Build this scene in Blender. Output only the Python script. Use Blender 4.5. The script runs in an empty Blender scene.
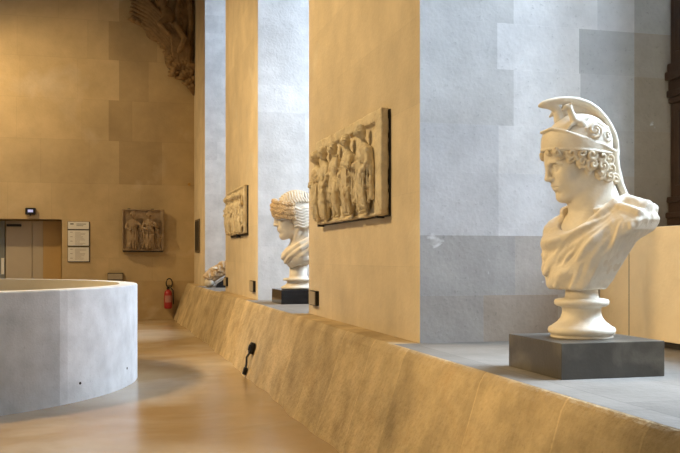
import bpy, bmesh, math, random
import numpy as np
from mathutils import Vector, Matrix

# ---------------------------------------------------------------- camera, light, exposure
C = bpy.context.scene.collection
sc = bpy.context.scene
YAW = math.atan(235 / 900)
cam_d = bpy.data.cameras.new('camera')
cam_d.sensor_width = 36; cam_d.lens = 36 * 900 / 680
cam_d.shift_y = 31.5 / 680
cam_d.clip_end = 200
cam = bpy.data.objects.new('camera', cam_d); C.objects.link(cam)
cam.location = (0, 0, 1.35)
cam.rotation_euler = (math.pi / 2, 0, -YAW)
sc.camera = cam
sc.view_settings.view_transform = 'Standard'
sc.view_settings.look = 'None'
sc.view_settings.gamma = 1
sc.view_settings.exposure = 0.1
w = bpy.data.worlds.new('world'); sc.world = w; w.use_nodes = True
w.node_tree.nodes['Background'].inputs[0].default_value = (.62, .74, 1, 1)
w.node_tree.nodes['Background'].inputs[1].default_value = .8

WARM = (1, .72, .36)
COOL = (.63, .80, 1)

def area(name, loc, aim, sx, sy, power, col, spread=180):
    d = bpy.data.lights.new(name, 'AREA'); d.shape = 'RECTANGLE'; d.size = sx; d.size_y = sy
    d.energy = power; d.color = col; d.spread = math.radians(spread)
    o = bpy.data.objects.new(name, d); C.objects.link(o); o.location = loc
    o.rotation_euler = (Vector(aim) - Vector(loc)).to_track_quat('-Z', 'Y').to_euler()
    return o

def spot(name, loc, aim, power, col, ang=90, blend=.6, rad=.12):
    d = bpy.data.lights.new(name, 'SPOT'); d.energy = power; d.color = col
    d.spot_size = math.radians(ang); d.spot_blend = blend; d.shadow_soft_size = rad
    o = bpy.data.objects.new(name, d); C.objects.link(o); o.location = loc
    o.rotation_euler = (Vector(aim) - Vector(loc)).to_track_quat('-Z', 'Y').to_euler()
    return o

# skylight that falls through the window bays from outside
area('window_daylight', (7.0, -3.0, 5.6), (0.4, 7.0, 0.6), 3.2, 3.6, 2500, COOL)  # unseen bay beside the camera, added for cool fill on parapet and floor
area('window_daylight', (6.6, 3.2, 6.4), (2.2, 3.9, 1.6), 3.2, 3.6, 2350, COOL)
area('window_daylight', (6.8, 9.7, 5.0), (0.4, 10.2, 0.6), 3.0, 3.4, 1060, COOL)
area('window_daylight', (6.8, 15.9, 6.2), (0.8, 16.4, 0.8), 2.8, 3.6, 800, COOL)
# warm museum projectors under the vault
spot('ceiling_spotlight', (-4.0, 11.9, 7.4), (-1.6, 12.4, 0), 720, WARM, 120, .8, .12)
spot('ceiling_spotlight', (-4.2, 8.6, 7.2), (2.0, 8.2, 1.6), 1850, WARM, 78, .7, .35)
spot('ceiling_spotlight', (-4.2, 13.2, 7.2), (2.0, 14.5, 1.8), 1250, WARM, 70, .7, .35)
spot('ceiling_spotlight', (-4.2, 17.2, 6.6), (-0.2, 20.2, 2.4), 700, WARM, 95, .9, .15)
spot('ceiling_spotlight', (-3.8, 2.6, 6.0), (2.3, 4.0, .9), 110, WARM, 60, .7, .3)
spot('stand_spotlight', (-3.9, -.6, 3.3), (2.45, 4.1, 1.45), 330, WARM, 27, .7, .1)
spot('stand_spotlight', (-5.4, 4.3, 3.3), (2.45, 4.1, 1.35), 900, WARM, 25, .7, .1)
spot('ceiling_spotlight', (-4.6, 18.4, 5.6), (-3.0, 20.2, 4.6), 110, WARM, 100, .9, .15)

# ---------------------------------------------------------------- materials
def mat(name, base, rough=.7, noise=.12, nscale=3.0, bump=.15, bscale=40, spec=.3, metal=0, attr=None, stain=None, coords='Object', pits=0):
    m = bpy.data.materials.new(name); m.use_nodes = True
    nt = m.node_tree; N = nt.nodes; L = nt.links
    b = N['Principled BSDF']
    b.inputs['Roughness'].default_value = rough
    b.inputs['Metallic'].default_value = metal
    b.inputs['Specular IOR Level'].default_value = spec
    tc = N.new('ShaderNodeTexCoord'); vec = tc.outputs[coords]
    n1 = N.new('ShaderNodeTexNoise'); n1.inputs['Scale'].default_value = nscale; n1.inputs['Detail'].default_value = 8
    n1.inputs['Roughness'].default_value = .62
    L.new(vec, n1.inputs['Vector'])
    mr = N.new('ShaderNodeMapRange'); mr.inputs[1].default_value = .3; mr.inputs[2].default_value = .7
    mr.inputs[3].default_value = 1 - noise; mr.inputs[4].default_value = 1 + noise * .7
    L.new(n1.outputs[0], mr.inputs[0])
    rgb = N.new('ShaderNodeRGB'); rgb.outputs[0].default_value = (*base, 1)
    cur = rgb.outputs[0]
    if attr:
        at = N.new('ShaderNodeAttribute'); at.attribute_name = attr
        mx = N.new('ShaderNodeMix'); mx.data_type = 'RGBA'; mx.blend_type = 'MULTIPLY'; mx.inputs[0].default_value = 1
        L.new(cur, mx.inputs[6]); L.new(at.outputs['Color'], mx.inputs[7]); cur = mx.outputs[2]
    if stain:
        scol, ssc, lo, hi = stain
        n3 = N.new('ShaderNodeTexNoise'); n3.inputs['Scale'].default_value = ssc; n3.inputs['Detail'].default_value = 6
        n3.inputs['Distortion'].default_value = .6
        L.new(vec, n3.inputs['Vector'])
        m3 = N.new('ShaderNodeMapRange'); m3.inputs[1].default_value = lo; m3.inputs[2].default_value = hi
        L.new(n3.outputs[0], m3.inputs[0])
        mx = N.new('ShaderNodeMix'); mx.data_type = 'RGBA'
        L.new(m3.outputs[0], mx.inputs[0]); L.new(cur, mx.inputs[6]); mx.inputs[7].default_value = (*scol, 1); cur = mx.outputs[2]
    mul = N.new('ShaderNodeMix'); mul.data_type = 'RGBA'; mul.blend_type = 'MULTIPLY'; mul.inputs[0].default_value = 1
    L.new(cur, mul.inputs[6]); L.new(mr.outputs[0], mul.inputs[7]); cur = mul.outputs[2]
    if pits:
        v = N.new('ShaderNodeTexNoise'); v.inputs['Scale'].default_value = 34; v.inputs['Detail'].default_value = 5; v.inputs['Roughness'].default_value = .75
        L.new(vec, v.inputs['Vector'])
        mp = N.new('ShaderNodeMapRange'); mp.inputs[1].default_value = .60; mp.inputs[2].default_value = .72
        mp.inputs[3].default_value = 1; mp.inputs[4].default_value = 1 - pits
        L.new(v.outputs[0], mp.inputs[0])
        mm = N.new('ShaderNodeMix'); mm.data_type = 'RGBA'; mm.blend_type = 'MULTIPLY'; mm.inputs[0].default_value = 1
        L.new(cur, mm.inputs[6]); L.new(mp.outputs[0], mm.inputs[7]); cur = mm.outputs[2]
    L.new(cur, b.inputs['Base Color'])
    if bump:
        n2 = N.new('ShaderNodeTexNoise'); n2.inputs['Scale'].default_value = bscale; n2.inputs['Detail'].default_value = 6
        L.new(vec, n2.inputs['Vector'])
        bp = N.new('ShaderNodeBump'); bp.inputs['Strength'].default_value = bump; bp.inputs['Distance'].default_value = .02
        L.new(n2.outputs[0], bp.inputs['Height']); L.new(bp.outputs[0], b.inputs['Normal'])
    return m

M = {}
M['pier'] = mat('pier_limestone', (.66, .55, .39), .8, .14, 2.2, .2, 30, attr='Tone', stain=((.72, .64, .50), 1.1, .58, .75))
M['back'] = mat('back_limestone', (.56, .42, .235), .8, .18, 1.3, .2, 25, attr='Tone', stain=((.66, .54, .38), .7, .58, .75))
M['jamb'] = mat('jamb_daylit_stone', (.61, .60, .59), .8, .17, 3.4, .2, 34, attr='Tone', stain=((.66, .66, .66), 5, .68, .73), pits=.34)  # same stone as the piers, greyed to carry the cool daylight
M['slope'] = mat('batter_limestone', (.49, .375, .225), .85, .34, 3.2, .9, 26, attr='Tone', stain=((.40, .29, .16), 2.8, .52, .75), pits=.25)
M['paving'] = mat('paving_stone', (.225, .205, .18), .7, .14, 4, .2, 30, attr='Tone')
M['floor'] = mat('polished_concrete', (.40, .285, .16), .25, .16, .9, .03, 14, spec=.5, stain=((.56, .49, .39), .5, .46, .70))
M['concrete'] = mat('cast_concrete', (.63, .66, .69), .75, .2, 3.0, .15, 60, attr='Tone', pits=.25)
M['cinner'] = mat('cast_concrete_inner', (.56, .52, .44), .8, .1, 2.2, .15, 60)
M['marble'] = mat('aged_marble', (.68, .61, .50), .5, .12, 9, .12, 60, spec=.4, stain=((.62, .48, .31), 6, .6, .8))
M['marble_hair'] = mat('aged_marble_hair', (.66, .56, .41), .55, .16, 12, .15, 60, spec=.35, stain=((.45, .32, .19), 9, .56, .75))
M['marble_drape'] = mat('aged_marble_drapery', (.68, .60, .48), .52, .13, 7, .15, 60, spec=.35, stain=((.60, .47, .31), 5, .58, .78))
M['wreath'] = mat('brown_stained_marble', (.55, .40, .24), .6, .25, 14, .2, 60)
M['relief'] = mat('relief_marble', (.70, .60, .42), .65, .2, 8, .3, 60, stain=((.48, .35, .20), 9, .56, .74))
M['reliefdark'] = mat('relief_dark_stone', (.36, .26, .16), .7, .22, 8, .3, 60)
M['carving'] = mat('dark_carved_stone', (.25, .155, .07), .6, .35, 6, .25, 40, spec=.3)
M['plinth'] = mat('dark_slate', (.066, .059, .048), .42, .18, 7, .06, 60, spec=.5, stain=((.13, .115, .09), 5, .5, .7))
M['black'] = mat('polished_black_stone', (.012, .012, .014), .12, .1, 8, 0, spec=.6)
M['iron'] = mat('black_iron', (.02, .019, .018), .5, .1, 20, 0, spec=.4)
M['wood'] = mat('dark_walnut', (.06, .032, .018), .38, .35, 7, .15, 30, spec=.5)
M['breast'] = mat('window_breast_stone', (.80, .66, .45), .75, .12, 2.4, .15, 30, attr='Tone')
M['metal_door'] = mat('door_paint', (.50, .42, .31), .42, .05, 2, 0, spec=.5)
M['door_tan'] = mat('door_tan_reflection', (.50, .33, .14), .5, .06, 2, 0, spec=.4)  # tan stands in for a warm reflection on the door
M['door_grey'] = mat('door_grey_metal', (.22, .23, .22), .4, .06, 2, 0, spec=.5)
M['white'] = mat('sign_white', (.80, .78, .72), .4, .02, 5, 0)
M['print'] = mat('sign_print', (.42, .38, .34), .5, .05, 9, 0)
M['printdark'] = mat('sign_print_dark', (.12, .11, .10), .5, .05, 9, 0)
M['red'] = mat('extinguisher_red', (.36, .02, .02), .28, .06, 9, 0, spec=.6)
M['label'] = mat('extinguisher_label', (.42, .20, .17), .5, .05, 9, 0)
M['rubber'] = mat('black_rubber', (.015, .015, .015), .5, .05, 9, 0)
M['plate'] = mat('beige_metal', (.40, .34, .25), .4, .08, 9, 0, spec=.4)
M['bronze'] = mat('dark_bronze_plate', (.16, .12, .075), .45, .1, 9, 0)
M['brass'] = mat('brass', (.6, .38, .13), .3, .05, 9, 0, metal=1)
M['plain'] = mat('hall_plaster', (.36, .28, .18), .85, .08, 1, .05, 20)
def emis(name, col, s):
    m = bpy.data.materials.new(name); m.use_nodes = True
    b = m.node_tree.nodes['Principled BSDF']; b.inputs['Emission Color'].default_value = (*col, 1)
    b.inputs['Emission Strength'].default_value = s; b.inputs['Base Color'].default_value = (*col, 1)
    return m
M['screen'] = emis('lit_indicator', (.5, .54, .9), .45)
def glass():
    m = bpy.data.materials.new('window_glass'); m.use_nodes = True
    nt = m.node_tree; N = nt.nodes; L = nt.links; N.clear()
    o = N.new('ShaderNodeOutputMaterial'); mx = N.new('ShaderNodeMixShader'); t = N.new('ShaderNodeBsdfTransparent'); g = N.new('ShaderNodeBsdfGlossy')
    g.inputs['Roughness'].default_value = .03; mx.inputs[0].default_value = .06
    L.new(t.outputs[0], mx.inputs[1]); L.new(g.outputs[0], mx.inputs[2]); L.new(mx.outputs[0], o.inputs[0])
    return m
M['glass'] = glass()

# ---------------------------------------------------------------- object helpers
def link(name, me, m, parent=None):
    o = bpy.data.objects.new(name, me); C.objects.link(o)
    if m is not None: me.materials.append(m)
    if parent is not None: o.parent = parent
    return o
def obj(name, bm, m, parent=None, smooth=False):
    me = bpy.data.meshes.new(name); bm.normal_update(); bm.to_mesh(me); bm.free()
    if smooth: me.polygons.foreach_set('use_smooth', [True] * len(me.polygons))
    return link(name, me, m, parent)
def tag(o, label, cat, group=None, kind=None):
    if label: o['label'] = label
    if cat: o['category'] = cat
    if group: o['group'] = group
    if kind: o['kind'] = kind
    return o
def thing(name, label, cat, loc=(0, 0, 0), rotz=0, group=None, scale=1):
    o = bpy.data.objects.new(name, None); C.objects.link(o); o.empty_display_size = .1
    o.location = loc; o.rotation_euler = (0, 0, rotz); o.scale = (scale,) * 3
    return tag(o, label, cat, group)
def struct(o): o['kind'] = 'structure'; return o

def bx(bm, x0, x1, y0, y1, z0, z1, bev=0, seg=2):
    r = bmesh.ops.create_cube(bm, size=1)
    vs = r['verts']
    for v in vs:
        v.co = Vector(((x0 + x1) / 2 + v.co.x * (x1 - x0), (y0 + y1) / 2 + v.co.y * (y1 - y0), (z0 + z1) / 2 + v.co.z * (z1 - z0)))
    if bev:
        es = list({e for v in vs for e in v.link_edges})
        bmesh.ops.bevel(bm, geom=es, offset=bev, segments=seg, affect='EDGES', profile=.6)
def box(name, x0, x1, y0, y1, z0, z1, m, parent=None, bev=0):
    bm = bmesh.new(); bx(bm, x0, x1, y0, y1, z0, z1, bev); return obj(name, bm, m, parent)
def lathe(bm, prof, cx=0, cy=0, n=64, caps=True):
    rings = []
    for r, z in prof:
        rings.append([bm.verts.new((cx + r * math.cos(2 * math.pi * i / n), cy + r * math.sin(2 * math.pi * i / n), z)) for i in range(n)])
    for a, b in zip(rings, rings[1:]):
        for i in range(n):
            bm.faces.new((a[i], a[(i + 1) % n], b[(i + 1) % n], b[i]))
    if caps:
        bm.faces.new(list(reversed(rings[0]))); bm.faces.new(rings[-1])
def tube(bm, pts, r, n=10):
    pts = [Vector(p) for p in pts]; rings = []
    up = Vector((0, 0, 1))
    for i, p in enumerate(pts):
        d = (pts[min(i + 1, len(pts) - 1)] - pts[max(i - 1, 0)]).normalized()
        a = d.cross(up if abs(d.z) < .9 else Vector((1, 0, 0))).normalized(); b = d.cross(a)
        rr = r[i] if isinstance(r, (list, tuple)) else r
        rings.append([bm.verts.new(p + a * rr * math.cos(2 * math.pi * k / n) + b * rr * math.sin(2 * math.pi * k / n)) for k in range(n)])
    for a, b in zip(rings, rings[1:]):
        for i in range(n): bm.faces.new((a[i], a[(i + 1) % n], b[(i + 1) % n], b[i]))
    bm.faces.new(list(reversed(rings[0]))); bm.faces.new(rings[-1])

# walls of cut stone: blocks and joints in one mesh, the tone of each block stored as an attribute
def ashlar(name, pos, W, H, rows, m, joint=.006, jt=.82, seed=0, var=.05, blen=(.6, 1.2), blocks=None, parent=None, curve=None):
    """pos(u, v) -> point. rows: heights of the joints; blocks: optional list of (u0,u1,v0,v1,tone) laid as given."""
    rnd = random.Random(seed)
    if blocks is None:
        blocks = []
        for v0, v1 in zip(rows, rows[1:]):
            u = -rnd.random() * blen[0]
            while u < W:
                l = rnd.uniform(*blen); a, b = max(u, 0), min(u + l, W)
                if b - a > .03:
                    t = 1 + rnd.uniform(-var, var); blocks.append((a, b, v0, v1, (t, t, t)))
                elif blocks and b > a:
                    q = blocks.pop(); blocks.append((q[0], b, q[2], q[3], q[4]))
                u += l
    verts, faces, tones = [], [], []
    def quad(u0, u1, v0, v1, t):
        nu = max(1, int(math.ceil((u1 - u0) / curve))) if curve else 1
        for k in range(nu):
            a = u0 + (u1 - u0) * k / nu; b = u0 + (u1 - u0) * (k + 1) / nu
            nv = 1
            i = len(verts); verts.extend([pos(a, v0), pos(b, v0), pos(b, v1), pos(a, v1)])
            faces.append((i, i + 1, i + 2, i + 3)); tones.append(t)
    j = joint / 2
    for (u0, u1, v0, v1, t) in blocks:
        if not isinstance(t, tuple): t = (t, t, t)
        a = u0 + (j if u0 > 1e-4 else 0); b = u1 - (j if u1 < W - 1e-4 else 0)
        c = v0 + (j if v0 > 1e-4 else 0); d = v1 - (j if v1 < H - 1e-4 else 0)
        quad(a, b, c, d, t)
        jj = tuple(x * jt for x in t)
        if a > u0: quad(u0, a, v0, v1, jj)
        if b < u1: quad(b, u1, v0, v1, jj)
        if c > v0: quad(a, b, v0, c, jj)
        if d < v1: quad(a, b, d, v1, jj)
    me = bpy.data.meshes.new(name); me.from_pydata(verts, [], faces)
    ca = me.color_attributes.new('Tone', 'FLOAT_COLOR', 'CORNER')
    buf = []
    for t in tones: buf += [*t, 1] * 4
    ca.data.foreach_set('color', buf)
    me.update()
    return link(name, me, m, parent)
def flat_tone(o, t=(1, 1, 1)):
    ca = o.data.color_attributes.new('Tone', 'FLOAT_COLOR', 'CORNER')
    ca.data.foreach_set('color', [*t, 1] * len(ca.data)); return o

# ---------------------------------------------------------------- sculpting by distance field
class Sdf:
    def __init__(s, lo, hi, h):
        s.lo = np.array(lo, float); s.h = h
        s.n = tuple(int(math.ceil((b - a) / h)) + 1 for a, b in zip(lo, hi))
        s.D = np.full(s.n, 1e3, np.float32)
        s.ax = [(s.lo[i] + np.arange(s.n[i]) * h).astype(np.float32) for i in range(3)]
        s.R = np.eye(3); s.t = np.zeros(3)
    def frame(s, R=None, t=None):
        s.R = np.eye(3) if R is None else np.array(R, float); s.t = np.zeros(3) if t is None else np.array(t, float)
    def _sl(s, lo, hi, pad):
        sl = []
        for i in range(3):
            a = max(0, int((lo[i] - pad - s.lo[i]) / s.h)); b = min(s.n[i], int((hi[i] + pad - s.lo[i]) / s.h) + 2)
            if b <= a: return None
            sl.append(slice(a, b))
        return tuple(sl)
    def _pts(s, sl):
        return (s.ax[0][sl[0]][:, None, None], s.ax[1][sl[1]][None, :, None], s.ax[2][sl[2]][None, None, :])
    def _put(s, sl, d, k, op):
        D = s.D[sl]
        if op == 'add':
            if k > 0:
                hh = np.maximum(k - np.abs(D - d), 0) / k
                s.D[sl] = np.minimum(D, d) - hh * hh * k * .25
            else: s.D[sl] = np.minimum(D, d)
        else:
            d = -d
            if k > 0:
                hh = np.maximum(k - np.abs(D - d), 0) / k
                s.D[sl] = np.maximum(D, d) + hh * hh * k * .25
            else: s.D[sl] = np.maximum(D, d)
    def ell(s, c, r, k=0, op='add', rot=None):
        c = s.R @ np.array(c, float) + s.t; R = s.R if rot is None else s.R @ np.array(rot)
        r = np.array(r, float); m = np.sqrt((R ** 2) @ (r ** 2))
        sl = s._sl(c - m, c + m, k + 2 * s.h)
        if sl is None: return
        X, Y, Z = s._pts(sl); X = X - c[0]; Y = Y - c[1]; Z = Z - c[2]
        q = [R[0, i] * X + R[1, i] * Y + R[2, i] * Z for i in range(3)]
        k0 = np.sqrt(sum((q[i] / r[i]) ** 2 for i in range(3))); k1 = np.sqrt(sum((q[i] / r[i] ** 2) ** 2 for i in range(3))) + 1e-6
        s._put(sl, (k0 * (k0 - 1) / k1).astype(np.float32), k, op)
    def cap(s, a, b, ra, rb=None, k=0, op='add'):
        rb = ra if rb is None else rb
        a = s.R @ np.array(a, float) + s.t; b = s.R @ np.array(b, float) + s.t
        rm = max(ra, rb)
        sl = s._sl(np.minimum(a, b) - rm, np.maximum(a, b) + rm, k + 2 * s.h)
        if sl is None: return
        X, Y, Z = s._pts(sl); ab = b - a; L2 = float(ab @ ab) + 1e-9
        X = X - a[0]; Y = Y - a[1]; Z = Z - a[2]
        t = np.clip((X * ab[0] + Y * ab[1] + Z * ab[2]) / L2, 0, 1)
        d = np.sqrt((X - t * ab[0]) ** 2 + (Y - t * ab[1]) ** 2 + (Z - t * ab[2]) ** 2) - (ra + (rb - ra) * t)
        s._put(sl, d.astype(np.float32), k, op)
    def line(s, pts, r, k=0, op='add'):
        rs = r if isinstance(r, (list, tuple)) else [r] * len(pts)
        P = [s.R @ np.array(p, float) + s.t for p in pts]; A = np.array(P); rm = max(rs)
        sl = s._sl(A.min(0) - rm, A.max(0) + rm, k + 2 * s.h)
        if sl is None: return
        X, Y, Z = s._pts(sl); D = None
        for a, b, ra, rb in zip(P, P[1:], rs, rs[1:]):
            ab = b - a; L2 = float(ab @ ab) + 1e-9
            x = X - a[0]; y = Y - a[1]; z = Z - a[2]
            t = np.clip((x * ab[0] + y * ab[1] + z * ab[2]) / L2, 0, 1)
            d = (np.sqrt((x - t * ab[0]) ** 2 + (y - t * ab[1]) ** 2 + (z - t * ab[2]) ** 2) - (ra + (rb - ra) * t)).astype(np.float32)
            D = d if D is None else np.minimum(D, d)
        s._put(sl, D, k, op)
    def box(s, c, b, rd=.0, k=0, op='add'):
        c = s.R @ np.array(c, float) + s.t; b = np.array(b, float)
        m = np.abs(s.R) @ b
        sl = s._sl(c - m, c + m, k + 2 * s.h + rd)
        if sl is None: return
        X, Y, Z = s._pts(sl); X = X - c[0]; Y = Y - c[1]; Z = Z - c[2]
        q = [np.abs(s.R[0, i] * X + s.R[1, i] * Y + s.R[2, i] * Z) - (b[i] - rd) for i in range(3)]
        d = np.sqrt(sum(np.maximum(v, 0) ** 2 for v in q)) + np.minimum(np.maximum(np.maximum(q[0], q[1]), q[2]), 0) - rd
        s._put(sl, d.astype(np.float32), k, op)
    def all(s): return s._pts((slice(None),) * 3)
    def cut(s, fn, k=0):
        d = fn(*s.all())
        if k:
            hh = np.maximum(k - np.abs(s.D - d), 0) / k; s.D = (np.maximum(s.D, d) + hh * hh * k * .25).astype(np.float32)
        else: s.D = np.maximum(s.D, d).astype(np.float32)
    def disp(s, fn): s.D = (s.D + fn(*s.all())).astype(np.float32)
    def rough(s, amp, freq, seed=0, n=7):
        r = np.random.RandomState(seed); X, Y, Z = s.all(); a = 0
        for i in range(n):
            v = r.normal(size=3); v /= np.linalg.norm(v); f = freq * (1 + i * .45)
            a = a + np.sin((X * v[0] + Y * v[1] + Z * v[2]) * f + r.uniform(0, 6.28)) / (1 + i * .4)
        s.D = (s.D + amp * a).astype(np.float32)
    def mesh(s, name, m, parent=None, scale=1.0):
        D = s.D
        D = np.pad(D, 1, constant_values=10.0)
        lo = s.lo - s.h
        nx, ny, nz = D.shape; ins = D < 0
        cs = (slice(0, -1), slice(1, None))
        cnt = np.zeros((nx - 1, ny - 1, nz - 1), np.int8)
        for i in (0, 1):
            for j in (0, 1):
                for k in (0, 1): cnt += ins[cs[i], cs[j], cs[k]]
        act = (cnt > 0) & (cnt < 8)
        idx = np.full(act.shape, -1, np.int64); I = np.argwhere(act); idx[act] = np.arange(len(I))
        acc = np.zeros((len(I), 3)); num = np.zeros(len(I))
        corners = [(i, j, k) for i in (0, 1) for j in (0, 1) for k in (0, 1)]
        val = {c: D[I[:, 0] + c[0], I[:, 1] + c[1], I[:, 2] + c[2]].astype(float) for c in corners}
        for c in corners:
            for a in range(3):
                if c[a] == 0:
                    e = list(c); e[a] = 1; e = tuple(e); v0, v1 = val[c], val[e]
                    x = (v0 < 0) != (v1 < 0)
                    t = np.where(x, v0 / np.where(x, v0 - v1, 1), 0)
                    p = np.tile(np.array(c, float), (len(I), 1)); p[:, a] = t
                    acc += p * x[:, None]; num += x
        V = (I + acc / num[:, None]) * s.h + lo
        F = []
        for a in range(3):
            b, c = (a + 1) % 3, (a + 2) % 3
            sl0 = [slice(None)] * 3; sl1 = [slice(None)] * 3
            sl0[a] = slice(0, -1); sl1[a] = slice(1, None)
            i0, i1 = ins[tuple(sl0)], ins[tuple(sl1)]
            E = np.argwhere(i0 != i1)
            E = E[(E[:, b] > 0) & (E[:, c] > 0)]
            E = E[(E[:, b] < D.shape[b] - 1) & (E[:, c] < D.shape[c] - 1)]
            fl = ins[E[:, 0], E[:, 1], E[:, 2]]
            def g(db, dc):
                q = E.copy(); q[:, b] -= db; q[:, c] -= dc; return idx[q[:, 0], q[:, 1], q[:, 2]]
            f = np.stack([g(1, 1), g(0, 1), g(0, 0), g(1, 0)], 1)
            f[~fl] = f[~fl][:, ::-1]
            F.append(f)
        F = np.concatenate(F); F = F[(F >= 0).all(1)]
        me = bpy.data.meshes.new(name)
        me.vertices.add(len(V)); me.vertices.foreach_set('co', (V * scale).astype(np.float32).ravel())
        me.loops.add(F.size); me.loops.foreach_set('vertex_index', F.astype(np.int32).ravel())
        me.polygons.add(len(F)); me.polygons.foreach_set('loop_start', np.arange(0, F.size, 4, dtype=np.int32))
        me.polygons.foreach_set('use_smooth', np.ones(len(F), bool))
        me.update(calc_edges=True); me.validate()
        return link(name, me, m, parent)
def rotz(a): c, s_ = math.cos(a), math.sin(a); return np.array([[c, -s_, 0], [s_, c, 0], [0, 0, 1]])
def roty(a): c, s_ = math.cos(a), math.sin(a); return np.array([[c, 0, s_], [0, 1, 0], [-s_, 0, c]])
def rotx(a): c, s_ = math.cos(a), math.sin(a); return np.array([[1, 0, 0], [0, c, -s_], [0, s_, c]])

# ================================================================ STRUCTURE
YB = 20.2; ZC = 9.4; LZ = .79; PX = (2.0, 1.97, 1.92)
XL = -9.0; YF = -4.0
bm = bmesh.new(); bx(bm, XL - .2, 1.75, YF, YB + 1.2, -.2, 0); struct(obj('floor', bm, M['floor']))
bm = bmesh.new(); bx(bm, XL - .2, 5, YF, YB + .3, ZC, ZC + .2); struct(obj('ceiling', bm, M['plain']))
bm = bmesh.new(); bx(bm, XL - .2, XL, YF, YB, 0, ZC); struct(obj('wall_left', bm, M['plain']))
bm = bmesh.new(); bx(bm, XL - .2, 5, YF - .2, YF, 0, ZC); struct(obj('wall_front', bm, M['plain']))

# back wall with door recess
DX0, DX1, DZ = -2.75, -.905, 2.17
rows = [0, .842, 1.35, 2.17, 2.96, 3.90, 4.78, 5.66, 6.5, 7.4, 8.4, ZC]
rnd = random.Random(4); blocks = []
for i, (v0, v1) in enumerate(zip(rows, rows[1:])):
    u = XL
    edges = [XL]
    while u < 2.0:
        u += rnd.uniform(.75, 1.5); edges.append(min(u, 2.0))
    # the long vertical joint where the darker stones of the corner begin
    cut = (.08 if i % 2 else .30)
    edges = sorted([e for e in edges if abs(e - cut) > .25] + [cut])
    for a, b in zip(edges, edges[1:]):
        if b - a < 1e-3: continue
        t = 1 + rnd.uniform(-.05, .05)
        if a >= cut - .01 and v0 > 2.9: t *= (.80 if b < 1.3 else .88)
        elif a >= cut - .01: t *= .93
        if i == 0: t *= .86
        segs = [(a, b)]
        if v1 <= DZ + .01:
            segs = []
            if a < DX0: segs.append((a, min(b, DX0)))
            if b > DX1: segs.append((max(a, DX1), b))
        for (p, q) in segs:
            if q - p > .01: blocks.append((p - XL, q - XL, v0, v1, (t, t * (1 if t > .9 else .98), t * (1 if t > .9 else .95))))
back = ashlar('wall_back', lambda u, v: (XL + u, YB, v), 2.0 - XL, ZC, rows, M['back'], .010, .90, blocks=blocks)
struct(back)
# recess of the doorway
bm = bmesh.new()
bx(bm, DX0 - .01, DX0, YB, YB + .5, 0, DZ); bx(bm, DX1, DX1 + .01, YB, YB + .5, 0, DZ); bx(bm, DX0, DX1, YB, YB + .5, DZ, DZ + .01); bx(bm, DX0 - .3, DX1 + .3, YB + .5, YB + .6, 0, DZ + .3); bx(bm, DX0 - .3, DX0 - .01, YB + .02, YB + .5, 0, DZ + .3); bx(bm, DX1 + .01, DX1 + .3, YB + .02, YB + .5, 0, DZ + .3); bx(bm, DX0 - .3, DX1 + .3, YB + .02, YB + .5, DZ + .01, DZ + .3)
struct(flat_tone(obj('trim_1', bm, M['back'])))
# low course that runs along the foot of the back wall
box_o = box('baseboard_back', .0, 1.45, YB - .035, YB + .01, 0, .835, M['back'], None, .008); struct(flat_tone(box_o, (.84, .82, .78)))

# door leaves (deep in the recess)
d = struct(bpy.data.objects.new('door_1', None)); C.objects.link(d); d.location = (0, YB + .42, 0)
box('leaf', -2.07, -1.535, -.03, .03, 0, 2.15, M['metal_door'], d, .004)
box('leaf', -1.525, -1.305, -.03, .03, 0, 2.15, M['metal_door'], d, .004)
box('side_panel', -1.303, -.905, -.045, .03, 0, 2.15, M['door_tan'], d, .004)
box('side_panel', -2.75, -2.09, -.04, .03, 0, 2.15, M['door_grey'], d, .004)
box('closer', -2.05, -1.75, -.09, -.03, 2.03, 2.08, M['rubber'], d, .006)
box('notice', -2.16, -2.10, -.046, -.04, 1.0, 1.35, M['white'], d)
box('kick_plate', -2.0, -1.85, -.036, -.03, .1, 1.2, M['metal_door'], d)

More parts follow.
